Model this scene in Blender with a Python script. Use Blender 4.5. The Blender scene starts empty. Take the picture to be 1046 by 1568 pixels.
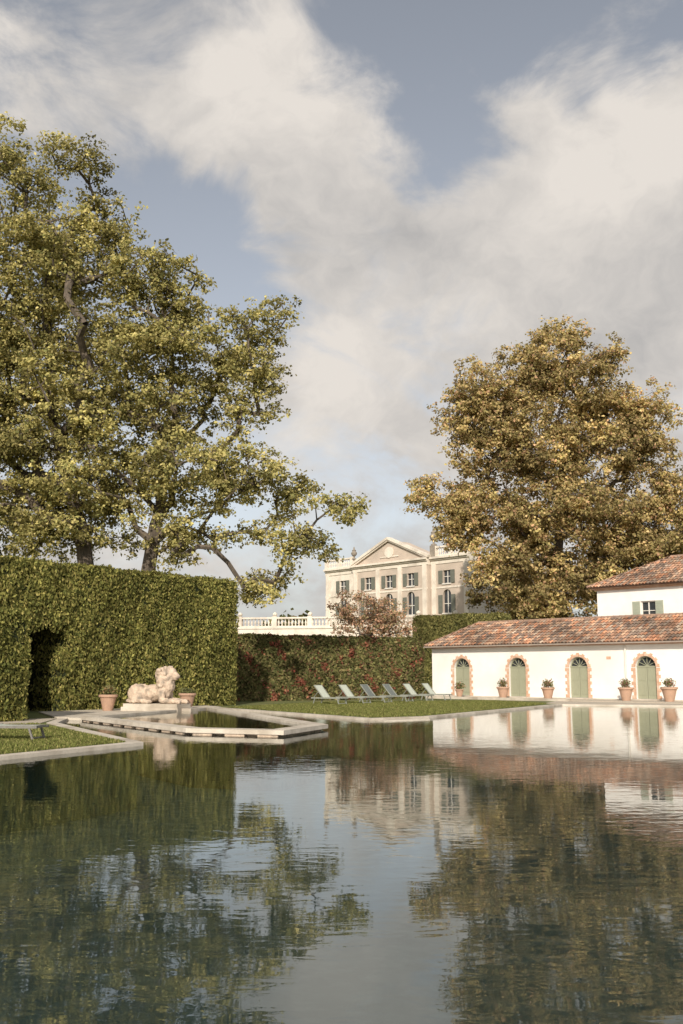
import bpy, math, random
import numpy as np
from mathutils import Vector, Matrix
from mathutils.geometry import tessellate_polygon
random.seed(4); rng=np.random.default_rng(7)
sc=bpy.context.scene
sc.view_settings.view_transform='Standard'; sc.view_settings.look='None'; sc.view_settings.exposure=0
COL=sc.collection
# ---------------------------------------------------------------- materials
def nt(name):
    m=bpy.data.materials.new(name); m.use_nodes=True
    return m,m.node_tree.nodes,m.node_tree.links,m.node_tree.nodes['Principled BSDF']
def mk(name,c1,c2=None,scale=3.0,rough=0.8,bump=0.0,bscale=20.0,detail=6,spec=0.3,metal=0.0,stretch=None,c3=None,scale3=.4):
    m,N,L,b=nt(name)
    b.inputs['Roughness'].default_value=rough; b.inputs['Metallic'].default_value=metal
    b.inputs['Specular IOR Level'].default_value=spec
    tc=N.new('ShaderNodeTexCoord'); mp=N.new('ShaderNodeMapping'); L.new(tc.outputs['Object'],mp.inputs[0])
    if stretch: mp.inputs['Scale'].default_value=stretch
    if c2 is None: c2=tuple(x*.8 for x in c1)
    n=N.new('ShaderNodeTexNoise'); n.inputs['Scale'].default_value=scale; n.inputs['Detail'].default_value=detail; n.inputs['Roughness'].default_value=.65
    L.new(mp.outputs[0],n.inputs['Vector'])
    r=N.new('ShaderNodeValToRGB'); r.color_ramp.elements[0].position=.35; r.color_ramp.elements[1].position=.65
    r.color_ramp.elements[0].color=(*c1,1); r.color_ramp.elements[1].color=(*c2,1)
    L.new(n.outputs['Fac'],r.inputs[0]); out=r.outputs[0]
    if c3:
        n3=N.new('ShaderNodeTexNoise'); n3.inputs['Scale'].default_value=scale3; n3.inputs['Detail'].default_value=4
        L.new(mp.outputs[0],n3.inputs['Vector'])
        mr=N.new('ShaderNodeMapRange'); mr.inputs[1].default_value=.48; mr.inputs[2].default_value=.68; L.new(n3.outputs['Fac'],mr.inputs[0])
        mx=N.new('ShaderNodeMix'); mx.data_type='RGBA'; L.new(mr.outputs[0],mx.inputs[0]); L.new(out,mx.inputs[6]); mx.inputs[7].default_value=(*c3,1)
        out=mx.outputs[2]
    L.new(out,b.inputs['Base Color'])
    if bump>0:
        nb=N.new('ShaderNodeTexNoise'); nb.inputs['Scale'].default_value=bscale; nb.inputs['Detail'].default_value=5
        L.new(mp.outputs[0],nb.inputs['Vector'])
        bp=N.new('ShaderNodeBump'); bp.inputs['Strength'].default_value=1; bp.inputs['Distance'].default_value=bump
        L.new(nb.outputs['Fac'],bp.inputs['Height']); L.new(bp.outputs[0],b.inputs['Normal'])
    return m
def vcol_mat(name,rough=.7,trans=0.0,spec=.2):
    m,N,L,b=nt(name)
    a=N.new('ShaderNodeAttribute'); a.attribute_name='Col'
    if trans>0:
        N.remove(b); b=N.new('ShaderNodeBsdfDiffuse'); L.new(a.outputs['Color'],b.inputs[0])
        t=N.new('ShaderNodeBsdfTranslucent'); hs=N.new('ShaderNodeHueSaturation'); hs.inputs['Value'].default_value=1.5
        L.new(a.outputs['Color'],hs.inputs['Color']); L.new(hs.outputs[0],t.inputs[0])
        mx=N.new('ShaderNodeMixShader'); mx.inputs[0].default_value=trans
        L.new(b.outputs[0],mx.inputs[1]); L.new(t.outputs[0],mx.inputs[2]); L.new(mx.outputs[0],N['Material Output'].inputs[0])
    else:
        L.new(a.outputs['Color'],b.inputs['Base Color']); b.inputs['Roughness'].default_value=rough; b.inputs['Specular IOR Level'].default_value=spec
    return m
LEAF=vcol_mat('leaf_foliage',.6,.33,.25); TILE=vcol_mat('terracotta_tile',.85)
BARK=mk('bark',(.14,.11,.085),(.065,.055,.043),6,.9,.02,14,stretch=(1,1,.3))
PLASTER=mk('white_plaster',(.82,.79,.75),(.76,.725,.69),1.2,.9,.004,30,c3=(.70,.66,.61),scale3=.25)
CREAM=mk('cream_stone',(.76,.69,.60),(.66,.59,.50),1.5,.9,.01,10,c3=(.52,.46,.39),scale3=.5)
PINK=mk('chateau_render',(.56,.465,.385),(.48,.40,.33),.8,.9,.01,8,c3=(.40,.345,.29),scale3=.22)  # darker patches paint broken tree shade into the wall colour
LIME=mk('coping_limestone',(.58,.52,.44),(.45,.40,.33),2.5,.75,.004,25,c3=(.35,.30,.24),scale3=.9)
SAND=mk('sandstone_statue',(.58,.46,.35),(.44,.34,.26),5,.9,.02,16,c3=(.24,.20,.16),scale3=3.2)
TERRA=mk('terracotta_pot',(.46,.29,.20),(.38,.25,.18),5,.85,.004,20)
BRICK=mk('brick_surround',(.58,.36,.25),(.48,.30,.20),6,.9,.006,25,c3=(.64,.48,.37),scale3=3)
DOORM=mk('green_painted_wood',(.31,.315,.225),(.27,.275,.195),6,.6,.002,20,stretch=(8,8,.6))
SHUT=mk('grey_green_shutter',(.16,.165,.14),(.12,.125,.10),4,.7)
SHUTL=mk('pale_green_shutter',(.36,.38,.30),(.30,.33,.26),4,.7)
GLASS=mk('window_glass',(.03,.035,.04),(.05,.055,.06),2,.12,spec=.6)
WHITE=mk('white_paint',(.72,.69,.63),(.66,.62,.57),4,.6)
FABL=mk('pale_sling_fabric',(.45,.48,.41),(.40,.43,.37),8,.8)
FABG=mk('grey_sling_fabric',(.15,.17,.16),(.12,.13,.125),8,.8)
FRAME=mk('lounger_frame',(.28,.29,.25),(.23,.24,.21),8,.6)
DARKF=mk('dark_lounger_frame',(.20,.19,.17),(.15,.14,.13),8,.6)
GUT=mk('gutter_zinc',(.33,.27,.22),(.26,.21,.18),5,.6)
GRAVEL=mk('gravel',(.48,.42,.34),(.36,.31,.25),30,.95,.01,60)
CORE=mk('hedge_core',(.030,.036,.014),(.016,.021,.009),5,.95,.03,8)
SOIL=mk('soil',(.08,.055,.04),(.05,.035,.025),10,.95)
GRASS=mk('lawn',(.14,.155,.05),(.09,.11,.035),14,.95,.02,60,c3=(.19,.175,.07),scale3=.35)
FLOOR=mk('pool_floor',(.36,.44,.38),(.44,.52,.45),1.6,.8,c3=(.54,.62,.54),scale3=2.6)  # paler mottling puts a hint of caustic light into the floor colour
# water
def water_mat(name,tint,dist):
    m,N,L,b=nt(name); N.remove(b)
    tc=N.new('ShaderNodeTexCoord'); mp=N.new('ShaderNodeMapping'); mp.inputs['Rotation'].default_value=(0,0,math.radians(12)); mp.inputs['Scale'].default_value=(.6,1.2,1)
    L.new(tc.outputs['Object'],mp.inputs[0])
    n1=N.new('ShaderNodeTexNoise'); n1.inputs['Scale'].default_value=4.0; n1.inputs['Detail'].default_value=2; n1.inputs['Distortion'].default_value=.5
    n2=N.new('ShaderNodeTexNoise'); n2.inputs['Scale'].default_value=.55; n2.inputs['Detail'].default_value=1
    for n in(n1,n2): L.new(mp.outputs[0],n.inputs['Vector'])
    n3=N.new('ShaderNodeTexNoise'); n3.inputs['Scale'].default_value=.12; L.new(mp.outputs[0],n3.inputs['Vector'])
    mr=N.new('ShaderNodeMapRange'); mr.inputs[1].default_value=.4; mr.inputs[2].default_value=.65; mr.inputs[3].default_value=.5; mr.inputs[4].default_value=1.3; L.new(n3.outputs['Fac'],mr.inputs[0])
    # breeze reaches the far, open side of the pool
    sx=N.new('ShaderNodeSeparateXYZ'); L.new(tc.outputs['Object'],sx.inputs[0])
    my=N.new('ShaderNodeMapRange'); my.inputs[1].default_value=20; my.inputs[2].default_value=45; my.inputs[3].default_value=0.9; my.inputs[4].default_value=1.9; L.new(sx.outputs['Y'],my.inputs[0])
    m0=N.new('ShaderNodeMath'); m0.operation='MULTIPLY'; L.new(mr.outputs[0],m0.inputs[0]); L.new(my.outputs[0],m0.inputs[1])
    mu=N.new('ShaderNodeMath'); mu.operation='MULTIPLY'; L.new(n1.outputs['Fac'],mu.inputs[0]); L.new(m0.outputs[0],mu.inputs[1])
    ma=N.new('ShaderNodeMath'); ma.operation='MULTIPLY_ADD'; L.new(n2.outputs['Fac'],ma.inputs[0]); ma.inputs[1].default_value=1.2; L.new(mu.outputs[0],ma.inputs[2])
    bp=N.new('ShaderNodeBump'); bp.inputs['Strength'].default_value=1; bp.inputs['Distance'].default_value=dist; L.new(ma.outputs[0],bp.inputs['Height'])
    fr=N.new('ShaderNodeFresnel'); fr.inputs[0].default_value=1.85; L.new(bp.outputs[0],fr.inputs['Normal'])
    g=N.new('ShaderNodeBsdfGlossy'); g.inputs['Roughness'].default_value=.02; g.inputs[0].default_value=(.96,.97,.96,1); L.new(bp.outputs[0],g.inputs['Normal'])
    t=N.new('ShaderNodeBsdfTransparent'); t.inputs[0].default_value=(*tint,1)
    mx=N.new('ShaderNodeMixShader'); L.new(fr.outputs[0],mx.inputs[0]); L.new(t.outputs[0],mx.inputs[1]); L.new(g.outputs[0],mx.inputs[2]); L.new(mx.outputs[0],N['Material Output'].inputs[0])
    return m
WATER=water_mat('pool_water',(.82,.91,.89),.0026)
# ---------------------------------------------------------------- mesh helpers
def empty(name,loc=(0,0,0),rz=0):
    e=bpy.data.objects.new(name,None); COL.objects.link(e); e.location=loc; e.rotation_euler=(0,0,rz); e.empty_display_size=.3; return e
def add(name,v,f,mat,parent=None,smooth=False):
    me=bpy.data.meshes.new(name); me.from_pydata([tuple(x) for x in v],[],f); me.update()
    if smooth: me.polygons.foreach_set('use_smooth',[True]*len(me.polygons))
    me.materials.append(mat); o=bpy.data.objects.new(name,me); COL.objects.link(o)
    if parent: o.parent=parent
    return o
class G:
    def __init__(s): s.v=[]; s.f=[]
    def raw(s,v,f):
        n=len(s.v); s.v+= [tuple(x) for x in v]; s.f+=[tuple(i+n for i in q) for q in f]; return s
    def box(s,x0,x1,y0,y1,z0,z1,M=None):
        v=[(x0,y0,z0),(x1,y0,z0),(x1,y1,z0),(x0,y1,z0),(x0,y0,z1),(x1,y0,z1),(x1,y1,z1),(x0,y1,z1)]
        if M: v=[M@Vector(p) for p in v]
        return s.raw(v,[(0,3,2,1),(4,5,6,7),(0,1,5,4),(1,2,6,5),(2,3,7,6),(3,0,4,7)])
    def beam(s,p,q,w,h=None):
        p=Vector(p);q=Vector(q);h=h or w; d=(q-p); l=d.length; 
        R=d.to_track_quat('X','Z').to_matrix().to_4x4(); R.translation=p
        return s.box(0,l,-w/2,w/2,-h/2,h/2,R)
    def lathe(s,prof,c=(0,0,0),n=16):
        v=[];f=[]
        for r,z in prof:
            for i in range(n):
                a=2*math.pi*i/n; v.append((c[0]+r*math.cos(a),c[1]+r*math.sin(a),c[2]+z))
        for k in range(len(prof)-1):
            for i in range(n):
                j=(i+1)%n; f.append((k*n+i,k*n+j,(k+1)*n+j,(k+1)*n+i))
        f.append(tuple(range(n))[::-1]); f.append(tuple((len(prof)-1)*n+i for i in range(n)))
        return s.raw(v,f)
    def prism(s,poly,z0,z1):
        n=len(poly); v=[(x,y,z0) for x,y in poly]+[(x,y,z1) for x,y in poly]
        t=tessellate_polygon([[Vector((x,y,0)) for x,y in poly]])
        f=[tuple(q) for q in t]+[tuple(i+n for i in q) for q in t]+[(i,(i+1)%n,(i+1)%n+n,i+n) for i in range(n)]
        return s.raw(v,f)
    def out(s,name,mat,parent=None,smooth=False): return add(name,s.v,s.f,mat,parent,smooth)
def offset(poly,w):
    a=sum(poly[i][0]*poly[(i+1)%len(poly)][1]-poly[(i+1)%len(poly)][0]*poly[i][1] for i in range(len(poly)))
    sg=1 if a>0 else -1; r=[]
    n=len(poly)
    for i in range(n):
        p0=Vector(poly[i-1]);p=Vector(poly[i]);p1=Vector(poly[(i+1)%n])
        d0=(p-p0).normalized();d1=(p1-p).normalized()
        n0=Vector((d0.y,-d0.x))*sg;n1=Vector((d1.y,-d1.x))*sg
        b=(n0+n1); b=b/max(.35,(1+n0.dot(n1)))
        r.append(tuple(p+b*w))
    return r
def ring(g,inner,outer,z0,z1):
    n=len(inner)
    v=[(x,y,z1) for x,y in inner]+[(x,y,z1) for x,y in outer]+[(x,y,z0) for x,y in inner]+[(x,y,z0) for x,y in outer]
    f=[]
    for i in range(n):
        j=(i+1)%n
        f+=[(i,j,n+j,n+i),(2*n+i,2*n+j,j,i),(n+i,n+j,3*n+j,3*n+i),(2*n+i,3*n+i,3*n+j,2*n+j)]
    g.raw(v,f)
def fastmesh(name,V,cols,mat,k=4,parent=None):
    n=len(V)//k; me=bpy.data.meshes.new(name)
    me.vertices.add(len(V)); me.vertices.foreach_set('co',V.astype(np.float32).ravel())
    me.loops.add(len(V)); me.loops.foreach_set('vertex_index',np.arange(len(V),dtype=np.int32))
    me.polygons.add(n); me.polygons.foreach_set('loop_start',np.arange(0,len(V),k,dtype=np.int32))
    me.update(calc_edges=True)
    ca=me.color_attributes.new('Col','FLOAT_COLOR','POINT')
    c4=np.ones((len(V),4),dtype=np.float32); c4[:,:3]=np.repeat(cols,k,axis=0); ca.data.foreach_set('color',c4.ravel())
    me.materials.append(mat); o=bpy.data.objects.new(name,me); COL.objects.link(o)
    if parent: o.parent=parent
    return o
def leaves(name,C,size,cols,parent=None,nbias=None,aspect=.55,tdir=None):
    n=len(C)
    nr=rng.normal(size=(n,3))
    if nbias is not None: nr=nr*.6+nbias
    nr/=np.linalg.norm(nr,axis=1)[:,None]+1e-9
    t=rng.normal(size=(n,3)) if tdir is None else rng.normal(size=(n,3))*.5+tdir
    t-=nr*(t*nr).sum(1)[:,None]; t/=np.linalg.norm(t,axis=1)[:,None]+1e-9
    b=np.cross(nr,t); s=size*(.6+.8*rng.random(n))[:,None]
    V=np.empty((n,4,3)); V[:,0]=C-t*s*.5; V[:,1]=C+b*s*aspect*.5+nr*s*.08; V[:,2]=C+t*s*.5; V[:,3]=C-b*s*aspect*.5+nr*s*.08
    return fastmesh(name,V.reshape(-1,3),cols,LEAF,4,parent)
def palette(n,pal,w,var=.2):
    p=np.array(pal)[rng.choice(len(pal),n,p=np.array(w)/sum(w))]
    return p*(1+var*rng.normal(size=(n,1))).clip(.5,1.6)
# ---------------------------------------------------------------- trees
def tree(name,trunk,lobes,dens,leafn,lsize,pal,w,crad=1.0,rtip=.022,rmax=.6,flat=.62):
    root=empty(name,trunk[0]); base=np.array(trunk[0],float)
    cl=[]
    for (x,y,z,rx,ry,rz) in lobes:
        vol=4.19*rx*ry*rz; n=max(5,int(dens*vol**.85))
        d=rng.normal(size=(n,3)); d/=np.linalg.norm(d,axis=1)[:,None]
        r=rng.random(n)**.42
        cl.append(np.array([x,y,z])+d*r[:,None]*np.array([rx,ry,rz])*(.84+.34*rng.random((n,1))))
    cl=np.concatenate(cl)
    nodes=[np.array(trunk[0],float)]; par=[-1]
    for p in trunk[1:]:
        a=nodes[-1]; p=np.array(p,float); m=max(1,int(np.linalg.norm(p-a)/.9))
        for k in range(1,m+1):
            nodes.append(a+(p-a)*k/m+rng.normal(size=3)*.06); par.append(len(nodes)-2)
    ntr=len(nodes)
    order=np.argsort(np.linalg.norm(cl-nodes[ntr//2],axis=1)+rng.normal(size=len(cl))*1.0)
    cap=len(cl)*14+2000; A=np.zeros((cap,3)); A[:ntr]=np.array(nodes); cnt=ntr; par=par+[0]*(cap-ntr)
    load=np.zeros(cap); 
    start=max(2,int(ntr*.35))
    for ci in order:
        c=cl[ci]; v=A[start:cnt]-c; dist=np.linalg.norm(v,axis=1)
        cost=dist+.9*np.maximum(0,A[start:cnt,2]-c[2]+.2*dist)
        i=int(np.argmin(cost))+start; a=A[i].copy(); L=np.linalg.norm(c-a); m=max(1,min(12,int(L/.9)))
        prev=i; side=rng.normal(size=3)*.09*L
        for k in range(1,m+1):
            t=k/m; p=a+(c-a)*t+side*math.sin(math.pi*t)+np.array([0,0,.10*L*math.sin(math.pi*t)])
            A[cnt]=p; par[cnt]=prev; prev=cnt; cnt+=1
        load[prev]+=1
    for i in range(cnt-1,0,-1): load[par[i]]+=load[i]
    R=np.minimum(rmax,rtip*np.maximum(load[:cnt],1)**.5)
    # taper the leader towards the top
    R[:ntr]=np.minimum(R[:ntr],rmax*(1-.85*np.arange(ntr)/ntr))
    R[0]*=1.35
    NS=6; ang=np.arange(NS)*2*math.pi/NS; idx=np.arange(1,cnt); P=A[np.array(par[:cnt])[1:]]; Q=A[idx]; d=Q-P; l=np.linalg.norm(d,axis=1)[:,None]+1e-6; d=d/l
    ref=np.where(np.abs(d[:,2:3])>.9,np.array([[1.,0,0]]),np.array([[0,0,1.]])); u=np.cross(d,ref); u/=np.linalg.norm(u,axis=1)[:,None]; w2=np.cross(d,u)
    rp=np.minimum(R[np.array(par[:cnt])[1:]],R[idx]*1.6)[:,None]; rq=R[idx][:,None]
    Q=Q+d*rq*.3
    quads=[]
    for k in range(NS):
        a0,a1=ang[k],ang[(k+1)%NS]
        e0=u*math.cos(a0)+w2*math.sin(a0); e1=u*math.cos(a1)+w2*math.sin(a1)
        quads.append(np.stack([P+e0*rp,P+e1*rp,Q+e1*rq,Q+e0*rq],1))
    V=np.concatenate(quads).reshape(-1,3)-base
    fastmesh('trunk_and_limbs',V,np.full((len(V)//4,3),.1),BARK,4,root)
    # each cluster is a spray of sub-tufts, each tuft a handful of leaves
    n=len(cl); ns=10; rad=crad*(.6+.7*rng.random(n))
    dd=rng.normal(size=(n,ns,3)); dd/=np.linalg.norm(dd,axis=2)[:,:,None]
    T=cl[:,None,:]+dd*(rng.random((n,ns,1))**.4)*rad[:,None,None]*np.array([1,1,flat]); T[:,:,2]-=.12*rad[:,None]
    tb=(1+.24*rng.normal(size=(n,1))+.18*rng.normal(size=(n,ns))).clip(.45,1.6)
    keep=(rng.random((n,ns))>.12); T=T[keep]; tb=tb[keep]; dd=dd[keep]; k=(leafn/ns*(.5+rng.random(len(T)))).astype(int)
    cc=np.repeat(T,k,axis=0); d3=rng.normal(size=(len(cc),3))*np.array([.5,.5,.32])*crad*.36
    C=cc+d3
    cols=palette(len(C),pal,w)*np.repeat(tb,k)[:,None]
    nb=np.repeat(dd,k,axis=0)*.35+d3*.8+np.array([0,-.25,.5])
    leaves('foliage',C-base,lsize,cols,root,nbias=nb,aspect=.7)
    return root
GP=[(.37,.325,.125),(.29,.265,.10),(.44,.375,.165),(.18,.18,.07)]
d=55
LA=[(-21.5,d+1,24.5,6.1,5,6.5),(-19.1,d,31.0,2.7,2.5,2.7),(-15.2,d-1,31.2,1.9,1.8,1.8),(-16.2,d,26.1,4.2,4,3.1),(-17.2,d,16.7,4.9,4.5,3.8),(-21.5,d,13.6,4.4,5,6),(-16.9,d+1,10.2,4.6,3.5,2.4),(-18.5,d,21,4.5,4.5,2.5),(-14,d,28,2.2,2,2)]
LB=[(-10.4,d,23.7,3.4,3.2,2.6),(-7.3,d,19.8,3.6,3.5,2.5),(-4.7,d,21.3,1.6,1.6,2.0),(-12.0,d+1,17.5,4.5,4.5,3.9),(-5.3,d-1,17.1,2.1,2.2,2.1),(-7.1,d,12.9,4.1,4,2.3),(-13.7,d,12.3,4.6,4,2.4),(-3.4,d,12.1,1.9,2,1.3),(-.4,d-1,10.9,2.1,1.7,1.0),(-3.0,d,9.2,2.4,2.4,1.5),(-4.5,d+1,6.8,1.8,1.8,1.4),(-9.2,d,9.0,2.7,3,1.2),(-12,d,21.5,3,3,2.2)]
tree('oak_tree',[(-13.4,56,0),(-13.8,56,5),(-14.8,55.7,10),(-16.6,55.8,16),(-17.2,56,22),(-17.6,56,27)],LA,.70,230,.19,GP,[4,3,2,2],crad=1.15,rtip=.025)
tree('oak_tree',[(-10.8,56.5,0),(-11.1,56.3,6),(-10.6,56,10),(-9.6,55.6,15),(-9.8,55.3,20)],LB,.78,230,.19,GP,[4,3,2,2],crad=1.1,rtip=.025)
RP=[(.44,.34,.155),(.34,.285,.12),(.50,.37,.19),(.23,.195,.08),(.42,.26,.155)]
e=86
LR=[(20,e,27.8,5,4.5,3.9),(13.7,e,26.5,3.9,3.6,3.0),(11.0,e,24.0,2.9,3,2.6),(15.9,e,21.4,5.8,5.0,4.2),(23.3,e,22.5,4.9,4.5,4.4),(26.6,e,25,2.5,2.6,2.6),(27.2,e,20.2,2.8,3,3.2),(8.6,e,17.3,2.7,2.6,1.7),(12.2,e,15.3,4.3,4.2,3.1),(19.6,e,15.5,6,5.5,4.4),(27.0,e,14.0,4.3,5,3.5),(15.5,e,10.2,4.6,5,3.2),(21.1,e,9.3,4.5,4,3.2),(29.2,e,17,2.2,3,2.0),(25.6,e,10.6,3.8,3.5,3),(19.8,e,31.6,2.2,2,1.5),(16.5,e,7.5,4,3,2.2),(30.5,e,12.5,3,3,3.6),(17,e,29.3,2,2,2)]
tree('plane_tree',[(19,e+1,0),(19.2,e+.8,6),(19,e+.5,12),(19.4,e+.3,18),(19.5,e,25)],LR,.50,270,.26,RP,[4,4,2,2,1],crad=1.45,rmax=.8,flat=.85)
tree('copper_tree',[(2.6,78,0),(2.5,78,3.5),(2.4,78,5.5)],[(2.3,78,5.9,2.7,2.3,2.1),(.6,78,6.7,1.3,1.2,1.3),(3.8,78,5.0,1.6,1.6,1.5)],2.9,80,.16,[(.44,.27,.18),(.33,.25,.14),(.50,.32,.22),(.24,.22,.11)],[3,2,2,2],crad=.75,rtip=.012)
def mass(name,blobs,n,size,pal,w):
    cs=[];
    for (x,y,z,rx,ry,rz) in blobs:
        dd=rng.normal(size=(n,3)); dd/=np.linalg.norm(dd,axis=1)[:,None]; cs.append(np.array([x,y,z])+dd*(rng.random((n,1))**.35)*np.array([rx,ry,rz])*(.75+.45*rng.random((n,1))))
    C=np.concatenate(cs); C=C[C[:,2]>0]; leaves(name,C,size,palette(len(C),pal,w),aspect=.8)
bl=[(-15,205,6.5,3,3,6.5),(-11,205,7.5,2.6,3,6.5),(-8,205,7,3,3,7),(8,150,15,1.3,1.3,6)]
for i in range(16): 
    bl.append((-60-i*9+random.uniform(-3,3),120+random.uniform(-15,25),5,7,7,random.uniform(7,11))); bl.append((48+i*9+random.uniform(-3,3),110+random.uniform(-15,25),5,7,7,random.uniform(7,11)))
mass('distant_trees',bl,380,1.1,[(.12,.13,.05),(.16,.15,.06),(.2,.16,.08)],[3,2,1])
# ---------------------------------------------------------------- hedges
def bulge(a,b): return .07*np.sin(a*1.7+b*.9)+.05*np.sin(a*3.9-b*2.3+1)+.03*np.sin(a*9+b*7)
def hedge(name,p0,p1,th,h,per,size,pal,w,vertical=True,niche=None,redclump=None):
    p0=Vector(p0);p1=Vector(p1); L=(p1-p0).length; ang=math.atan2((p1-p0).y,(p1-p0).x)
    r=empty(name,(p0.x,p0.y,0),ang); g=G(); i=.12
    if niche:
        a,b,nh=niche
        g.box(i,a-i,i,th-i,0,h-i).box(b+i,L-i,i,th-i,0,h-i).box(a-i+.01,b+i-.01,i+.01,th-i,nh+i,h-i-.01)
        g.box(a-.8,a-i,th-i+.01,th+3,0,nh+.6).box(b+i,b+.8,th-i+.01,th+3,0,nh+.6).box(a-.8,b+.8,th+3.01,th+3.6,0,nh+.6).box(a-i+.01,b+i-.01,th-i+.01,th+3,nh+i,nh+.6)  # roofed bay added behind the niche to keep its inside dark
    else: g.box(i,L-i,i,th-i,0,h-i)
    g.out('inner_growth',CORE,r)
    Cs=[];Ns=[]
    def face(n,fn,nv):
        a=rng.random(n);b=rng.random(n); c=fn(a,b); Cs.append(c); Ns.append(np.tile(np.array(nv,float),(n,1)))
    dep=lambda n: rng.normal(size=n)*.05
    n=int(L*h*per); face(n,lambda a,b:np.stack([a*L,-bulge(a*L,b*h)+dep(n),b*h],1),(0,-1,.15))
    n2=int(L*h*per*.25); face(n2,lambda a,b:np.stack([a*L,th+bulge(a*L,b*h)+dep(n2),b*h],1),(0,1,.15))
    n3=int(L*th*per); face(n3,lambda a,b:np.stack([a*L,b*th,h+bulge(a*L,b*th)*.5+dep(n3)+.07*rng.random(n3)],1),(0,0,1))
    n4=int(h*th*per)
    face(n4,lambda a,b:np.stack([L+dep(n4)+bulge(a*th,b*h),a*th,b*h],1),(1,0,.15)); face(n4,lambda a,b:np.stack([dep(n4),a*th,b*h],1),(-1,0,.15))
    if niche:
        n5=int(nh*th*per*.6); face(n5,lambda a,b:np.stack([niche[0]+dep(n5),a*th,b*nh],1),(1,0,.1)); face(n5,lambda a,b:np.stack([niche[1]+dep(n5),a*th,b*nh],1),(-1,0,.1))
    C=np.concatenate(Cs);N_=np.concatenate(Ns)
    if niche:
        wob=.1*np.sin(C[:,2]*5)+.06*np.sin(C[:,2]*13)+rng.normal(size=len(C))*.05
        k=~((C[:,0]>niche[0]+.08+wob)&(C[:,0]<niche[1]-.08+wob)&(C[:,2]<niche[2]+.1*np.sin(C[:,0]*7)+rng.normal(size=len(C))*.06)); C=C[k];N_=N_[k]
    cols=palette(len(C),pal,w,.26)
    sh=1+.14*np.sin(C[:,0]*2.3+C[:,2]*.6)*np.sin(C[:,2]*1.1+C[:,0]*.7+2)+.12*np.sin(C[:,0]*.6+1)*np.sin(C[:,2]*.9)+.10*np.sin(C[:,0]*11+C[:,2]*2+3*np.sin(C[:,2]*2.1)); cols=cols*sh[:,None]
    if redclump is not None:
        f=np.sin(C[:,0]*1.9+1)*np.sin(C[:,2]*2.1+C[:,0]*.8)+.6*np.sin(C[:,0]*5.1+C[:,2]*3.7)+.4*np.sin(C[:,0]*3.1-C[:,2]*6.3)+rng.normal(size=len(C))*.6
        k=f>1.2; cols[k]=palette(k.sum(),redclump,[1]*len(redclump),.3)
    leaves('clipped_foliage',C,size,cols,r,nbias=N_*.9,aspect=.5,tdir=np.array([0,0,1.1]) if vertical else None)
    return r
HP=[(.265,.25,.078),(.19,.19,.058),(.34,.295,.105),(.115,.125,.04)]
def hl(k): return (-14+.6*k,40.7+.8*k)
hedge('tall_clipped_hedge',hl(-14),hl(14.2),2.2,6.3,460,.16,HP,[4,3,2,2],niche=(15.5,17.5,3.5))
hedge('clipped_hedge',(-16.9,37.6),(-11.85,33.8),1.6,3.75,520,.13,HP,[3,3,1,3])
hedge('flowering_hedge',(-8.5,57.5),(5.3,65.3),1.8,3.75,380,.21,[(.18,.17,.068),(.12,.125,.05),(.25,.21,.095),(.19,.125,.075)],[4,4,2,1],vertical=False,redclump=[(.27,.08,.055),(.22,.09,.06),(.30,.14,.085)])
hedge('clipped_hedge',(5.7,80),(11.6,75.5),2.5,6.0,330,.2,[(.22,.20,.075),(.15,.15,.055)],[1,1])
# ---------------------------------------------------------------- ground and pool
POOL=[(-15.3,3.0),(42,3.0),(42,35),(19,50.3),(11.6,53.2),(3.3,38.2),(1.0,36.5),(-6.1,48.2),(-7.2,44.2),(-9.9,36.8),(-9.4,33.6),(-4.7,24.2),(-6.9,19.7)]
big=[(-1800,-1800),(1800,-1800),(1800,1800),(-1800,1800)]; hole=offset(POOL,.2)
loops=[[Vector((x,y,0)) for x,y in big],[Vector((x,y,0)) for x,y in hole]]
fl=[p for l in loops for p in l]; add('ground',fl,[tuple(t) for t in tessellate_polygon(loops)],GRASS)
g=G(); ring(g,POOL,offset(POOL,.34),-.25,.025); pc=g.out('pool_coping',LIME)
tri=tessellate_polygon([[Vector((x,y,0)) for x,y in POOL]])
pb=empty('swimming_pool'); n=len(POOL); ip=offset(POOL,.1)
add('pool_water',[(x,y,-.055) for x,y in offset(POOL,.05)],[tuple(t) for t in tri],WATER,pb)
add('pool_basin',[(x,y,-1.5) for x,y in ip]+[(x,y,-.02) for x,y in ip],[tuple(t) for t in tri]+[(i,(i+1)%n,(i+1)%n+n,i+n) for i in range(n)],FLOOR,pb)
G().box(0,2.1,-.55,0,-.3,-.02,Matrix.Translation((1.2,36.35,0))@Matrix.Rotation(.62,4,'Z')).out('pool_step',LIME)
FR=[(-9.3,36.2),(-4.35,28.4),(-1.55,27.3),(-.4,30.6),(-6.0,46.3),(-7.1,43.4)]
fb=empty('fountain_basin'); g=G(); inn=offset(FR,-.55); ring(g,inn,FR,.0,.12); g.out('stone_rim',LIME,fb)
g=G(); ring(g,offset(FR,-.45),offset(FR,-.2),-1.5,-.001); g.out('basin_wall',SAND,fb)
g=G()
def along(p,q,step,w=.3):
    p=Vector(p);q=Vector(q);L=(q-p).length;k=int(L/step); a=math.atan2((q-p).y,(q-p).x)
    for i in range(k+1):
        c=p+(q-p)*(i+.5)/(k+1); g.box(-w,w,.04,.19,-1.0,-.002,Matrix.Translation((c.x,c.y,0))@Matrix.Rotation(a,4,'Z'))
along(FR[0],FR[1],1.1); along(FR[1],FR[2],1.3); g.out('piers',SAND,fb)
tr=tessellate_polygon([[Vector((x,y,0)) for x,y in inn]]); ii=offset(FR,-.52)
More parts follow.
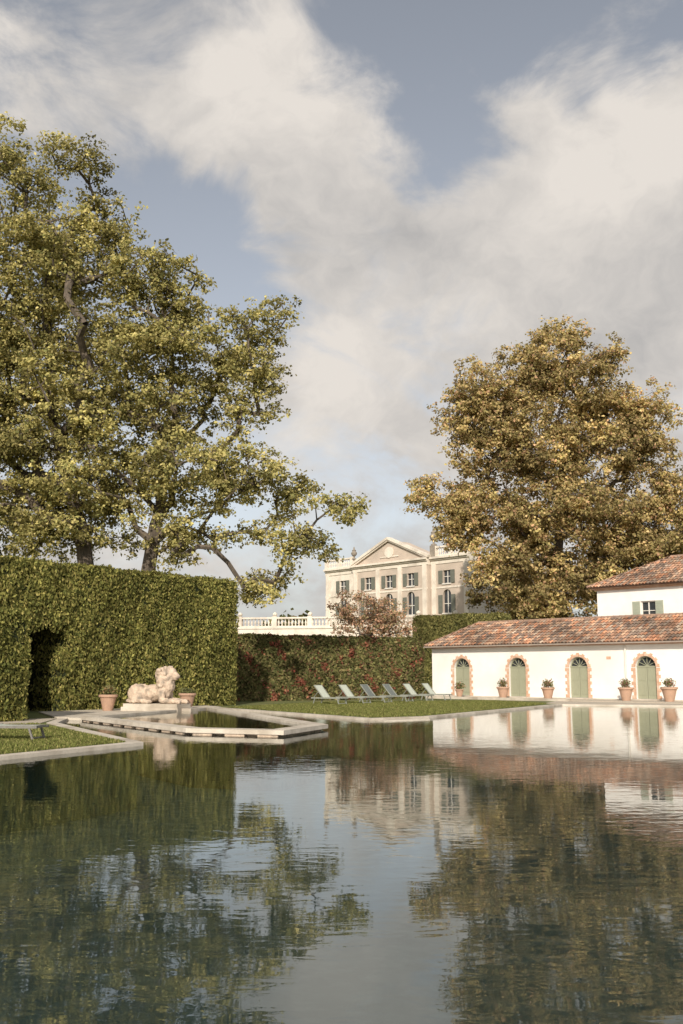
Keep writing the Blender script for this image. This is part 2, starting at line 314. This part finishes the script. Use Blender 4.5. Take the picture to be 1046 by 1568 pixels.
add('basin_water',[(x,y,.05) for x,y in ii],[tuple(t) for t in tr],WATER,fb); add('basin_floor',[(x,y,-.4) for x,y in ii],[tuple(t) for t in tr],SAND,fb)
G().prism([(-10.35,36.9),(-9.3,36.4),(-6.9,43.6),(-5.8,48.8),(-6.7,50.2),(-12.6,42.2)],-.05,.05).out('statue_paving',LIME)
G().prism([(-16,26.8),(-15.5,26.2),(-9.9,33.4),(-10.3,36.8),(-10.9,36.8)],-.05,.02).out('garden_path',GRAVEL)
def grass(name,poly,n):
    tri=tessellate_polygon([[Vector((x,y,0)) for x,y in poly]]); P=[];
    ar=[abs((Vector(poly[b])-Vector(poly[a])).cross(Vector(poly[c])-Vector(poly[a])))/2 for a,b,c in tri]; T=sum(ar)
    for (a,b,c),A_ in zip(tri,ar):
        k=int(n*A_/T); u=rng.random(k);v=rng.random(k); f=u+v>1; u[f]=1-u[f]; v[f]=1-v[f]
        pa,pb_,pc_=[np.array(poly[i]) for i in (a,b,c)]
        P.append(pa+(pb_-pa)*u[:,None]+(pc_-pa)*v[:,None])
    P=np.concatenate(P); C=np.column_stack([P,np.full(len(P),.03)])
    leaves(name,C,.09,palette(len(C),[(.21,.225,.07),(.15,.17,.05),(.30,.27,.11)],[3,3,2],.3),tdir=np.array([0,0,2.0]),aspect=.25)
grass('lawn_grass',[(-14.2,20.2),(-7.3,20),(-5.1,24.2),(-9.9,33),(-16,26)],50000)
grass('lawn_grass',[(1.2,37.2),(3.1,38.8),(11.0,54),(9,60),(-1,57),(-5.5,48.5)],60000)
# ---------------------------------------------------------------- facade helper
def loop(xc,w,zb,zt,arch):
    if not arch: return [(xc-w/2,zb),(xc+w/2,zb),(xc+w/2,zt),(xc-w/2,zt)]
    r=w/2; zs=zt-r; return [(xc-r,zb),(xc+r,zb)]+[(xc+r*math.cos(a),zs+r*math.sin(a)) for a in [math.pi*i/12 for i in range(13)]]
def facade(name,x0,x1,z0,z1,ops,dep,mat,parent,y=0):
    lp=[[Vector((x0,z0,0)),Vector((x1,z0,0)),Vector((x1,z1,0)),Vector((x0,z1,0))]]+[[Vector((a,b,0)) for a,b in loop(*o)] for o in ops]
    fl=[p for l in lp for p in l]; gg=G(); gg.raw([(p.x,y,p.y) for p in fl],[tuple(t) for t in tessellate_polygon(lp)])
    for o in ops:
        l=loop(*o); n=len(l); gg.raw([(a,y,b) for a,b in l]+[(a,y+dep,b) for a,b in l],[(i,(i+1)%n,(i+1)%n+n,i+n) for i in range(n)])
    return gg.out(name,mat,parent)
def panel(g,o,y): 
    l=loop(*o); g.raw([(a,y,b) for a,b in l],[tuple(range(len(l)))])
def tiles(o,A,U,N,L,S,limit,parent,name='roof_tiles',pitch=.24,row=.42):
    o,A,U,N=[np.array(v,float) for v in (o,A,U,N)]; V=[];C=[]
    th=[0,math.pi*.25,math.pi*.5,math.pi*.75,math.pi]
    pal=[(.36,.21,.14),(.29,.18,.125),(.42,.27,.18),(.25,.185,.145),(.44,.22,.13),(.20,.145,.115),(.38,.29,.22)]
    for i in range(int(L/pitch)):
        for j in range(int(S/row)+1):
            a=(i+.5)*pitch; s=j*row; 
            if s>limit(a)+.05: continue
            pt=1+.22*math.sin(a*.9+s*1.3)+.15*math.sin(a*2.7-s*2.1)
            s2=min(s+row*1.12,S); c=np.array(random.choice(pal))*random.uniform(.7,1.25)*pt; ja=random.uniform(-.012,.012); lf=random.uniform(.03,.06)
            for k in range(4):
                for (tt,ss,rr,nn) in ((k,s,.112,lf),(k+1,s,.112,lf),(k+1,s2,.09,.012),(k,s2,.09,.012)):
                    V.append(o+A*(a+ja+math.cos(th[tt])*rr)+U*ss+N*(nn+math.sin(th[tt])*rr*.8))
                C.append(c)
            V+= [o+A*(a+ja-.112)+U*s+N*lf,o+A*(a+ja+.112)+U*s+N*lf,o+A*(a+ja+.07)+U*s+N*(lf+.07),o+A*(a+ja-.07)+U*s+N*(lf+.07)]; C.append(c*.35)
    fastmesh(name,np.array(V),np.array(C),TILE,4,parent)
UND=mk('under_tile',(.14,.08,.055),(.10,.06,.045),8,.9)
RIDGE=mk('ridge_tile',(.38,.25,.18),(.26,.18,.14),2.5,.9,.01,20)
def hiproof(parent,L,W,ze,zr,a,over=.35):
    x0=-over;x1=L+over;y0=-over;y1=W+over; yc=W/2; xr=x0+a+over; xe=x1
    v=[(x0,y0,ze),(x1,y0,ze),(x1,y1,ze),(x0,y1,ze),(xr,yc,zr),(xe,yc,zr)]
    add('roof_deck',v,[(0,1,5,4),(2,3,4,5),(3,0,4),(1,2,5),(0,3,2,1)],UND,parent)
    S=math.hypot(yc-y0,zr-ze); cy=(yc-y0)/S; cz=(zr-ze)/S
    tiles((x0,y0,ze),(1,0,0),(0,cy,cz),(0,-cz,cy),x1-x0,S,lambda t:min(S,t/(xr-x0)*S),parent)
    tiles((x1,y1,ze),(-1,0,0),(0,-cy,cz),(0,cz,cy),x1-x0,S,lambda t:min(S,(x1-x0-t)/(xr-x0)*S),parent)
    S2=math.hypot(xr-x0,zr-ze); cx=(xr-x0)/S2; c2=(zr-ze)/S2; W2=y1-y0
    tiles((x0,y1,ze),(0,-1,0),(cx,0,c2),(-c2,0,cx),W2,S2,lambda t:S2*(1-abs(t-W2/2)/(W2/2)),parent)
    g=G()
    def cap(p,q):
        p=Vector(p);q=Vector(q);n=int((q-p).length/.42)
        for i in range(n):
            a_=p+(q-p)*i/n;b_=p+(q-p)*(i+1.1)/n; g.beam(a_+Vector((0,0,.09)),b_+Vector((0,0,.07)),.22,.12)
    cap((xr,yc,zr),(xe,yc,zr)); cap((x0,y0,ze),(xr,yc,zr)); cap((x0,y1,ze),(xr,yc,zr)); g.out('ridge_caps',RIDGE,parent)
# ---------------------------------------------------------------- pool house
ph=empty('pool_house',(6.3,70,0),math.radians(-44.4))
DX=[2.58,7.06,11.54,16.02,20.5]; ops=[(x,1.3,.14,2.62,True) for x in DX]
facade('front_wall',0,25.5,0,3.3,ops,.3,PLASTER,ph)
g=G(); g.raw([(0,0,0),(0,6,0),(25.5,6,0),(25.5,0,0),(0,0,3.3),(0,6,3.3),(25.5,6,3.3),(25.5,0,3.3)],[(0,1,5,4),(1,2,6,5),(2,3,7,6)]); g.out('side_and_back_walls',PLASTER,ph)
hiproof(ph,25.5,6,3.42,5.08,1.9,.4)
g=G(); g.box(-.12,25.6,-.12,6.1,3.3,3.36).box(-.22,25.7,-.24,6.2,3.363,3.415); g.out('genoise_cornice',BRICK,ph)
g=G(); g.beam((-.4,-.47,3.40),(25.9,-.47,3.40),.11,.09); g.out('gutter',GUT,ph)
gd=G();gg=G();gb=G();gm=G()
for x in DX:
    o=(x,1.3,.14,2.62,True); panel(gg,o,.26)
    zs=2.62-.65
    gd.box(x-.645,x-.012,.17,.23,.15,zs).box(x+.012,x+.645,.17,.23,.15,zs)
    for s in(-1,1):
        for zz in(.35,1.2): gd.box(x+s*.33-.22,x+s*.33+.22,.15,.168,zz,zz+.62)
    gd.box(x-.65,x+.65,.14,.25,zs+.002,zs+.08)
    for a in (30,60,90,120,150):
        a=math.radians(a); gd.beam((x,.2,zs+.06),(x+.64*math.cos(a),.2,zs+.64*math.sin(a)),.03)
    for k in range(12):
        a0=math.pi*k/12;a1=math.pi*(k+1)/12; gd.beam((x+.61*math.cos(a0),.2,zs+.61*math.sin(a0)),(x+.61*math.cos(a1),.2,zs+.61*math.sin(a1)),.06)
    z=.14;k=0
    while z<zs-.05:
        w=.15 if k%2 else .27; h=min(.2,zs-z)
        for s in(-1,1):
            xa,xb=sorted((x+s*.652,x+s*(.652+w))); gb.box(xa,xb,-.03,.05,z+.006,z+h-.006)
        z+=.2;k+=1
    for k in range(13):
        a0=math.pi*k/13+.012;a1=math.pi*(k+1)/13-.012; R1=.652;R2=.652+(.24 if k%2==0 else .15)
        pts=[(x+r*math.cos(a),zs+r*math.sin(a)) for r,a in((R1,a0),(R1,a1),(R2,a1),(R2,a0))]
        gb.raw([(p[0],-.03,p[1]) for p in pts]+[(p[0],.05,p[1]) for p in pts],[(0,1,2,3),(0,4,5,1),(1,5,6,2),(2,6,7,3),(3,7,4,0)])
    gm.box(x-.75,x+.75,-.35,.2,.0,.137)
gg.out('fanlight_glass',GLASS,ph);gd.out('doors',DOORM,ph);gb.out('brick_surrounds',BRICK,ph);gm.out('door_steps',LIME,ph)
g=G(); g.box(13.5,13.8,-.02,.02,2.45,2.62); g.out('wall_plaque',BRICK,ph)
g=G(); g.box(14.75,14.85,-.12,-.03,.1,3.35); g.out('downpipe',WHITE,ph)
g=G(); g.box(-.0,25.4,-.05,-.003,0,.12); g.out('plinth_band',LIME,ph)
tm=Matrix.Translation((6.3,70,0))@Matrix.Rotation(math.radians(-44.4),4,'Z')
G().box(-1.5,26,-3.2,-.06,-.05,.07,tm).out('house_terrace',GRAVEL)
G().box(-1.5,13,-3.55,-3.21,-.05,.15,tm).out('terrace_kerb',LIME)
G().prism([(11.0,55.0),(12.1,53.6),(19.4,50.8),(42,35.8),(46,38),(24,55.2),(13.2,60.5)],-.05,.02).out('pool_terrace',GRAVEL)
# upper house
uh=empty('stone_house',tuple(tm@Vector((9.4,6.3,0))),math.radians(-44.4))
wz=5.0
wo=[(3.7,1.05,wz,wz+1.3,False),(8.6,1.05,wz,wz+1.3,False)]
facade('front_wall',0,14,0,7.15,wo,.25,PLASTER,uh)
G().raw([(0,0,0),(0,8,0),(14,8,0),(14,0,0),(0,0,7.15),(0,8,7.15),(14,8,7.15),(14,0,7.15)],[(0,1,5,4),(1,2,6,5),(2,3,7,6)]).out('side_and_back_walls',PLASTER,uh)
hiproof(uh,14,8,7.33,9.5,3.6,.5)
G().box(-.15,14.1,-.15,8.1,7.152,7.23).box(-.3,14.2,-.3,8.2,7.233,7.325).out('genoise_cornice',BRICK,uh)
gs=G();gw=G();gl=G()
for o in wo:
    x=o[0]; panel(gl,o,.2); gw.box(x-.52,x+.52,.12,.18,wz+.02,wz+.1).box(x-.52,x+.52,.12,.18,wz+1.22,wz+1.29).box(x-.52,x-.45,.121,.179,wz+.1,wz+1.22).box(x+.45,x+.52,.121,.179,wz+.1,wz+1.22).box(x-.03,x+.03,.121,.179,wz+.1,wz+1.22).box(x-.45,x-.03,.13,.17,wz+.65,wz+.69).box(x+.03,x+.45,.13,.17,wz+.65,wz+.69)
    for s in(-1,1):
        xa,xb=sorted((x+s*.56,x+s*1.08)); gs.box(xa,xb,-.06,-.004,wz,wz+1.3)
        for k in range(12): gs.box(xa+.05,xb-.05,-.075,-.0605,wz+.08+k*.1,wz+.13+k*.1)
    gw.box(x-.62,x+.62,-.08,.1,wz-.1,wz-.005)
gs.out('shutters',SHUTL,uh);gw.out('window_frames',WHITE,uh);gl.out('window_glass',GLASS,uh)
# ---------------------------------------------------------------- chateau
ch=empty('chateau',(-2,130,6.2),math.radians(-48.6)); H=7.9
UW=[3.3,8.6,12.3,16.0,21.3]
ow=[(x,1.15,5.6,7.1,False) for x in UW]; ol=[(x,1.25,2.2,4.9,True) for x in UW]
W_=24.6
facade('left_wing_wall',0,5.8,0,H,[o for o in ow+ol if o[0]<5.8],.3,CREAM,ch)
facade('centre_wall',5.8,18.8,0,H,[o for o in ow+ol if 5.8<o[0]<18.8],.3,PINK,ch,y=-.5)
facade('right_wing_wall',18.8,W_,0,H,[o for o in ow+ol if o[0]>18.8],.3,PINK,ch)
G().raw([(0,0,0),(0,16,0),(W_,16,0),(W_,0,0),(0,0,8.8),(0,16,8.8),(W_,16,8.8),(W_,0,8.8)],[(0,1,5,4),(1,2,6,5),(2,3,7,6),(4,5,6,7)]).out('side_walls_and_roof',CREAM,ch)
g=G(); g.raw([(5.8,-.5,0),(5.8,0,0),(5.8,0,H),(5.8,-.5,H)],[(0,1,2,3)]).raw([(18.8,-.5,0),(18.8,0,0),(18.8,0,H),(18.8,-.5,H)],[(0,1,2,3)]); g.out('centre_returns',PINK,ch)
g=G()
for (xa,xb,yy) in((-.1,5.75,0),(5.76,18.84,-.5),(18.85,W_+.1,0)):
    g.box(xa,xb,yy-.08,yy+.4,H+.001,H+.45).box(xa,xb,yy-.25,yy+.4,H+.452,H+.62).box(xa,xb,yy-.45,yy+.4,H+.622,H+.85)
    if yy==0: g.box(xa,xb,yy-.06,yy-.003,5.05,5.25)
    else: g.box(xa+.1,xb-.1,yy-.06,yy-.003,5.05,5.25)
for x in(.35,5.3,19.3,W_-.35): g.box(x-.32,x+.32,-.1,-.004,0,H)
for x in(6.3,10.4,14.2,18.3): g.box(x-.32,x+.32,-.62,-.504,0,H)
g.out('cornice_and_pilasters',CREAM,ch)
zb=H+.86; ap=zb+2.85; xc=12.3; g=G()
g.raw([(5.9,-.4,zb),(18.7,-.4,zb),(xc,-.4,ap-.2),(5.9,3,zb),(18.7,3,zb),(xc,3,ap-.2)],[(0,1,2),(3,5,4),(0,2,5,3),(1,4,5,2)]); g.out('pediment_tympanum',PINK,ch)
g=G(); g.beam((5.5,-.45,zb+.1),(xc,-.45,ap+.02),.75,.3); g.beam((19.1,-.448,zb+.1),(xc,-.448,ap+.02),.75,.3); g.beam((5.9,-.60,zb+.02),(xc,-.60,ap-.2),.2,.2); g.beam((18.7,-.6,zb+.02),(xc,-.6,ap-.2),.2,.2)
g.lathe([(.75,-.06),(.75,.06)],(0,0,0)); 
for k in range(len(g.v)-32,len(g.v)): x,y,z=g.v[k]; g.v[k]=(xc+x,-.47+z,zb+1.15+y*.9)
g.box(xc-1.6,xc+1.6,-.5,-.43,zb+.55,zb+.7)
g.out('pediment_mouldings',CREAM,ch)
BAL=[(.06,0),(.1,.05),(.05,.12),(.11,.35),(.09,.5),(.045,.62),(.045,.72),(.1,.78),(.1,.84)]
URN=[(.28,0),(.28,.12),(.1,.2),(.1,.35),(.34,.6),(.40,.85),(.22,1.05),(.28,1.15),(.12,1.3),(.08,1.55),(.02,1.65)]
g=G()
for xa,xb in((.0,5.2),(19.4,W_)):
    g.box(xa,xb,-.12,.2,zb+.001,zb+.18).box(xa,xb,-.12,.2,zb+1.03,zb+1.2)
    n_=int((xb-xa)/.34)
    for i in range(n_): g.lathe(BAL,(xa+.25+i*.34,.04,zb+.185),6)
    for x in(xa+.1,(xa+xb)/2,xb-.1): g.box(x-.25,x+.25,-.15,.24,zb+.002,zb+1.28)
g.out('roof_balustrade',CREAM,ch)
g=G()
for x in(.1,5.4): g.lathe(URN,(x,.04,zb+1.29 if x<1 else zb+.9),10)
for x in(19.3,): g.box(x-.35,x+.35,-.3,.4,zb+.003,zb+1.35).lathe([(a*1.25,b*1.35) for a,b in URN],(x,.04,zb+1.35),10)
g.out('rooftop_urns',mk('weathered_stone',(.30,.26,.21),(.22,.19,.16),5,.9),ch)
gs=G();gl=G();gw=G()
for o in ow+ol:
    x=o[0]; y=-.5 if 5.8<x<18.8 else 0; panel(gl,o,y+.25); w=o[1]; zs=o[3]-(w/2 if o[4] else 0)
    gw.box(x-.04,x+.04,y+.16,y+.22,o[2],o[3]-.03).box(x-w/2,x-.045,y+.16,y+.22,(o[2]+zs)/2,(o[2]+zs)/2+.07).box(x+.045,x+w/2,y+.16,y+.22,(o[2]+zs)/2,(o[2]+zs)/2+.07)
    gw.box(x-w/2-.1,x+w/2+.1,y-.12,y+.1,o[2]-.14,o[2]-.003)
    for s in(-1,1):
        xa,xb=sorted((x+s*(w/2+.05),x+s*(w/2+.68))); gs.box(xa,xb,y-.1,y-.03,o[2],zs)
gs.out('shutters',SHUT,ch);gl.out('window_glass',GLASS,ch);gw.out('window_frames',WHITE,ch)
tw=empty('terrace_wall',(-22,108,0),math.radians(-11)); g=G(); g.box(0,46,0,.6,0,6.2).box(-.1,46.1,-.1,.7,6.202,6.4); g.out('retaining_wall',CREAM,tw)
g=G(); g.box(0,46,.12,.45,6.403,6.5).box(0,46,.1,.47,7.25,7.42)
for i in range(125): 
    g.lathe([(a*1.1,b*.86) for a,b in BAL],(.3+i*.365,.28,6.505),6)
for i in range(13): g.box(i*3.8-.25,i*3.8+.25,.05,.55,6.404,7.5).lathe([(.1,0),(.25,.15),(.25,.3),(.05,.45)],(i*3.8,.3,7.5),8)
g.out('balustrade',CREAM,tw)
G().prism([(-21.5,109),(22,100.5),(60,125),(50,190),(-30,190)],.01,6.15).out('upper_terrace',GRASS)
# ---------------------------------------------------------------- lion statue
st=empty('lion_statue',(-7.95,43.4,.05),math.radians(-22))
g=G(); g.box(-1.35,1.45,-.62,.62,0,.16).box(-1.28,1.38,-.56,.56,.162,.3); g.out('plinth',LIME,st)
import bmesh
bm=bmesh.new()
def ell(c,r,rot=(0,0,0)):
    from mathutils import Euler
    M=Matrix.Translation(c)@Euler([math.radians(a) for a in rot]).to_matrix().to_4x4()@Matrix.Diagonal((*r,1)); bmesh.ops.create_icosphere(bm,subdivisions=3,radius=1,matrix=M)
def cap(p,q,r0,r1):
    p=Vector(p);q=Vector(q)
    for i in range(9):
        t=i/8; c=p+(q-p)*t; r=r0+(r1-r0)*t; ell(c,(r,r,r))
ell((-.15,0,.45),(.85,.34,.36),(0,-8,0)); ell((-.78,.24,.42),(.42,.24,.42)); ell((-.78,-.24,.42),(.42,.24,.42)); ell((-.85,0,.5),(.36,.3,.34))
ell((.45,0,.65),(.38,.36,.52)); ell((.5,0,1.02),(.40,.43,.46),(0,-10,0)); ell((.38,0,1.2),(.34,.38,.36)); ell((.62,0,.75),(.3,.34,.36))
ell((.78,0,1.27),(.25,.22,.25)); cap((.85,0,1.2),(1.06,0,1.16),.15,.125); ell((.98,0,1.28),(.13,.07,.06)); ell((1.0,0,1.06),(.12,.10,.06))
for s in(-1,1):
    ell((.62,s*.24,1.5),(.09,.08,.11)); ell((.9,s*.12,1.36),(.08,.06,.05))
    cap((.5,s*.3,.5),(.55,s*.33,.15),.18,.13); cap((.55,s*.33,.14),(1.2,s*.3,.11),.13,.10); ell((1.28,s*.3,.1),(.16,.13,.1))
    for k in(-1,0,1): ell((1.4,s*.3+k*.07,.07),(.07,.04,.06))
    cap((-.75,s*.42,.2),(-.15,s*.46,.1),.16,.10); ell((-.02,s*.46,.09),(.17,.11,.09))
    for i in range(7): 
        a=i*.5; ell((.45+.1*math.sin(i*2),s*(.34+.05*math.cos(i)),.75+.11*i),(.13,.09,.10))
for i in range(10): a=i/9*2*math.pi; ell((.64,.33*math.cos(a),1.16+.34*math.sin(a)),(.11,.11,.11))
cap((-1.15,.05,.3),(-1.2,-.3,.12),.06,.05); cap((-1.2,-.3,.1),(-.8,-.55,.08),.05,.05); ell((-.7,-.57,.09),(.13,.08,.08))
me=bpy.data.meshes.new('lion_body'); bm.to_mesh(me); bm.free(); lo=bpy.data.objects.new('lion_body',me); COL.objects.link(lo); lo.parent=st; lo.location=(-.05,0,.29); me.materials.append(SAND)
m=lo.modifiers.new('r','REMESH'); m.mode='VOXEL'; m.voxel_size=.028; m.use_smooth_shade=True
m=lo.modifiers.new('s','SMOOTH'); m.factor=.5; m.iterations=2
tx=bpy.data.textures.new('stone_wear','CLOUDS'); tx.noise_scale=.12; m=lo.modifiers.new('d','DISPLACE'); m.texture=tx; m.strength=.07; m.mid_level=.5
g=G(); g.box(1.46,1.9,-.3,.3,-.04,.12); g.out('spout_block',LIME,st)
# ---------------------------------------------------------------- pots
def pot(x,y,z=0,h=.62,ph_=.5,flower=None):
    r=empty('potted_plant',(x,y,z)); s=h/.62
    g=G(); g.lathe([(a*s,b*s) for a,b in [(.19,0),(.20,.04),(.24,.2),(.30,.45),(.33,.52),(.37,.53),(.37,.61),(.31,.62),(.29,.54)]],n=20); g.out('terracotta_pot',TERRA,r,False)
    G().lathe([(.3*s,.5*s),(.3*s,.56*s)],n=16).out('soil',SOIL,r)
    n=380; dd=rng.normal(size=(n,3)); dd/=np.linalg.norm(dd,axis=1)[:,None]; C=np.array([0,0,h+ph_*.35])+dd*(rng.random((n,1))**.5)*np.array([.36,.36,ph_*.6])*(.6+.6*rng.random((n,1)))
    pal=[(.16,.17,.07),(.22,.21,.10)]+([flower] if flower else []); leaves('plant_leaves',C,.11,palette(n,pal,[3,2]+([2] if flower else [])),r)
    g=G()
    for k in range(7):
        a=random.uniform(0,6.28); g.beam((0,0,.5*s),(.22*math.cos(a),.22*math.sin(a),h+ph_*.5),.015)
    g.out('stems',BARK,r)
pot(-10.0,43.4,.05,.68,.45,(.3,.2,.1)); pot(-7.05,46.3,.05,.68,.25)
for (t,b,h) in((3.35,-1.3,.5),(6.9,-1.4,.7),(10.35,-1.6,.7),(15.45,-1.4,.75),(18.2,-1.6,.8)):
    p=tm@Vector((t,b,.07)); pot(p.x,p.y,.07,h,.55,(.38,.2,.15))
# ---------------------------------------------------------------- loungers
def lounger(x,y,ang,fab,fr,back=48):
    r=empty('sun_lounger',(x,y,0),ang); g=G(); b=math.radians(back); hx=-.2; bx=hx-.85*math.cos(b); bz=.36+.85*math.sin(b)
    for s in(-.33,.33):
        g.beam((-.95,s,.34),(1.0,s,.34),.045,.06); g.beam((hx,s*.93,.38),(bx,s*.93,bz),.04,.04)
        g.beam((.8,s,.32),(.92,s,0),.045); g.beam((-.7,s,.32),(-.82,s,0),.045); g.beam((hx-.42*math.cos(b),s*.9,.36+.42*math.sin(b)),(-.8,s*.9,.36),.025)
    g.beam((.98,-.33,.34),(.98,.33,.34),.04); g.beam((bx,-.31,bz),(bx,.31,bz),.04); g.beam((.9,-.33,.08),(.9,.33,.08),.03); g.out('frame',fr,r)
    g=G()
    nseg=8; v=[];f=[]
    for i in range(nseg+1):
        t=i/nseg; xx=hx+1.15*t; zz=.375-.03*math.sin(math.pi*t); v+=[(xx,-.3,zz),(xx,.3,zz)]
    for i in range(nseg): f.append((2*i,2*i+1,2*i+3,2*i+2))
    g.raw(v,f); g.out('seat',fab,r)
    v=[];f=[]
    for i in range(nseg+1):
        t=i/nseg; q=.85*t; sg=-.03*math.sin(math.pi*t); v+=[(hx-q*math.cos(b)+sg*math.sin(b),-.29,.38+q*math.sin(b)+sg*math.cos(b)),(hx-q*math.cos(b)+sg*math.sin(b),.29,.38+q*math.sin(b)+sg*math.cos(b))]
    for i in range(nseg): f.append((2*i,2*i+1,2*i+3,2*i+2))
    G().raw(v,f).out('backrest',fab,r)
for (x,y,fb_) in((-.65,53.2,FABL),(.65,54.6,FABL),(1.85,56,FABG),(3.15,57.8,FABG),(4.45,59.8,FABL),(5.75,62,FABL)):
    lounger(x,y,math.radians(-38),fb_,FRAME)
lounger(-8.35,25.2,math.radians(-8),FABL,DARKF,6)
# ---------------------------------------------------------------- sun, sky, camera
S=Vector((-.14,-1,0)).normalized(); el=math.radians(30); S=Vector((S.x*math.cos(el),S.y*math.cos(el),math.sin(el)))
sl=bpy.data.lights.new('sun','SUN'); sl.energy=4.7; sl.angle=math.radians(.55); sl.color=(1,.91,.78)
so=bpy.data.objects.new('sun',sl); COL.objects.link(so); so.rotation_euler=(-S).to_track_quat('-Z','Y').to_euler(); so.location=(20,-40,60)
w=bpy.data.worlds.new('World'); sc.world=w; w.use_nodes=True; N=w.node_tree.nodes; L=w.node_tree.links; bg=N['Background']; bg.inputs[1].default_value=.12
sky=N.new('ShaderNodeTexSky'); sky.sky_type='NISHITA'; sky.sun_disc=False; sky.sun_elevation=el; sky.sun_rotation=math.atan2(S.x,S.y); sky.dust_density=2.0; sky.air_density=1.0
tc=N.new('ShaderNodeTexCoord')
def M_(op,a,b=None,c=None):
    n=N.new('ShaderNodeMath'); n.operation=op
    for i,x in enumerate((a,b,c)):
        if x is None: continue
        if isinstance(x,(int,float)): n.inputs[i].default_value=x
        else: L.new(x,n.inputs[i])
    return n.outputs[0]
def NO(vec,scale,det,rough=.55,dist=0):
    n=N.new('ShaderNodeTexNoise'); n.inputs['Scale'].default_value=scale; n.inputs['Detail'].default_value=det; n.inputs['Roughness'].default_value=rough; n.inputs['Distortion'].default_value=dist; L.new(vec,n.inputs['Vector']); return n
mp=N.new('ShaderNodeMapping'); mp.inputs['Scale'].default_value=(1,1,1.6); L.new(tc.outputs['Generated'],mp.inputs[0])
wn=NO(mp.outputs[0],4.0,4,.6)
vs=N.new('ShaderNodeVectorMath'); vs.operation='SUBTRACT'; L.new(wn.outputs['Color'],vs.inputs[0]); vs.inputs[1].default_value=(.5,.5,.5)
vm=N.new('ShaderNodeVectorMath'); vm.operation='SCALE'; L.new(vs.outputs[0],vm.inputs[0]); vm.inputs['Scale'].default_value=.18
va=N.new('ShaderNodeVectorMath'); va.operation='ADD'; L.new(tc.outputs['Generated'],va.inputs[0]); L.new(vm.outputs[0],va.inputs[1])
def blob(c,r,wt):
    dn=N.new('ShaderNodeVectorMath'); dn.operation='DISTANCE'; L.new(va.outputs[0],dn.inputs[0]); dn.inputs[1].default_value=c
    mr=N.new('ShaderNodeMapRange'); mr.interpolation_type='SMOOTHSTEP'; L.new(dn.outputs['Value'],mr.inputs[0]); mr.inputs[1].default_value=r; mr.inputs[2].default_value=r*.1; mr.inputs[3].default_value=0; mr.inputs[4].default_value=wt; return mr.outputs[0]
n1=NO(mp.outputs[0],6.5,7,.62,.5)
acc=M_('MULTIPLY_ADD',n1.outputs['Fac'],3.4,-1.5)
for c,r,wt in [((-.063,.857,.510),.18,.9),((-.16,.813,.56),.16,.2),((-.26,.82,.508),.12,.5),((.231,.876,.422),.24,1.2),((.062,.935,.348),.20,.35),((.30,.83,.43),.14,.5),((.018,.974,.226),.24,.35),((.30,.94,.2),.28,.6),((-.35,.93,.1),.3,.3),((.155,.85,.51),.06,.45),((-.03,.89,.43),.1,.3),
             ((-.157,.889,.429),.12,-.75),((.17,.80,.565),.17,-.7),((.09,.87,.485),.07,-.75),((-.10,.916,.385),.10,-.6),((-.3,.87,.42),.10,-.4),((.32,.79,.55),.12,-.4),((0,.80,.6),.08,-.5),((-.12,.80,.59),.07,-.4)]:
    acc=M_('ADD',acc,blob(c,r,wt))
mr=N.new('ShaderNodeMapRange'); mr.interpolation_type='SMOOTHSTEP'; L.new(acc,mr.inputs[0]); mr.inputs[1].default_value=-.1; mr.inputs[2].default_value=.95
n2=NO(va.outputs[0],8.0,6,.6)
sh=M_('MULTIPLY_ADD',n2.outputs['Fac'],2.0,-.42)
for c,r,wt in [((-.04,.86,.50),.16,.3),((.24,.85,.455),.15,.5),((.24,.90,.34),.15,-.32),((-.02,.90,.43),.12,-.3),((.02,.97,.25),.22,.25),((-.2,.8,.57),.12,-.2)]:
    sh=M_('ADD',sh,blob(c,r,wt))
cr=N.new('ShaderNodeValToRGB'); cr.color_ramp.elements[0].position=0; cr.color_ramp.elements[0].color=(.39,.385,.385,1); cr.color_ramp.elements[1].position=1.0; cr.color_ramp.elements[1].color=(.75,.70,.645,1); L.new(sh,cr.inputs[0])
sc10=N.new('ShaderNodeVectorMath'); sc10.operation='SCALE'; sc10.inputs['Scale'].default_value=8.8; L.new(cr.outputs[0],sc10.inputs[0])
hs=N.new('ShaderNodeHueSaturation'); hs.inputs['Saturation'].default_value=.38; hs.inputs['Value'].default_value=1.1; L.new(sky.outputs[0],hs.inputs['Color'])
mx=N.new('ShaderNodeMix'); mx.data_type='RGBA'; L.new(mr.outputs[0],mx.inputs[0]); L.new(hs.outputs[0],mx.inputs[6]); L.new(sc10.outputs[0],mx.inputs[7]); L.new(mx.outputs[2],bg.inputs[0])
cam=bpy.data.cameras.new('camera'); co=bpy.data.objects.new('camera',cam); COL.objects.link(co); cam.sensor_fit='VERTICAL'; cam.sensor_height=36; cam.sensor_width=24; cam.lens=35; cam.clip_end=5000
co.location=(0,0,1.65); co.rotation_euler=(math.radians(90+9.17),0,0); sc.camera=co
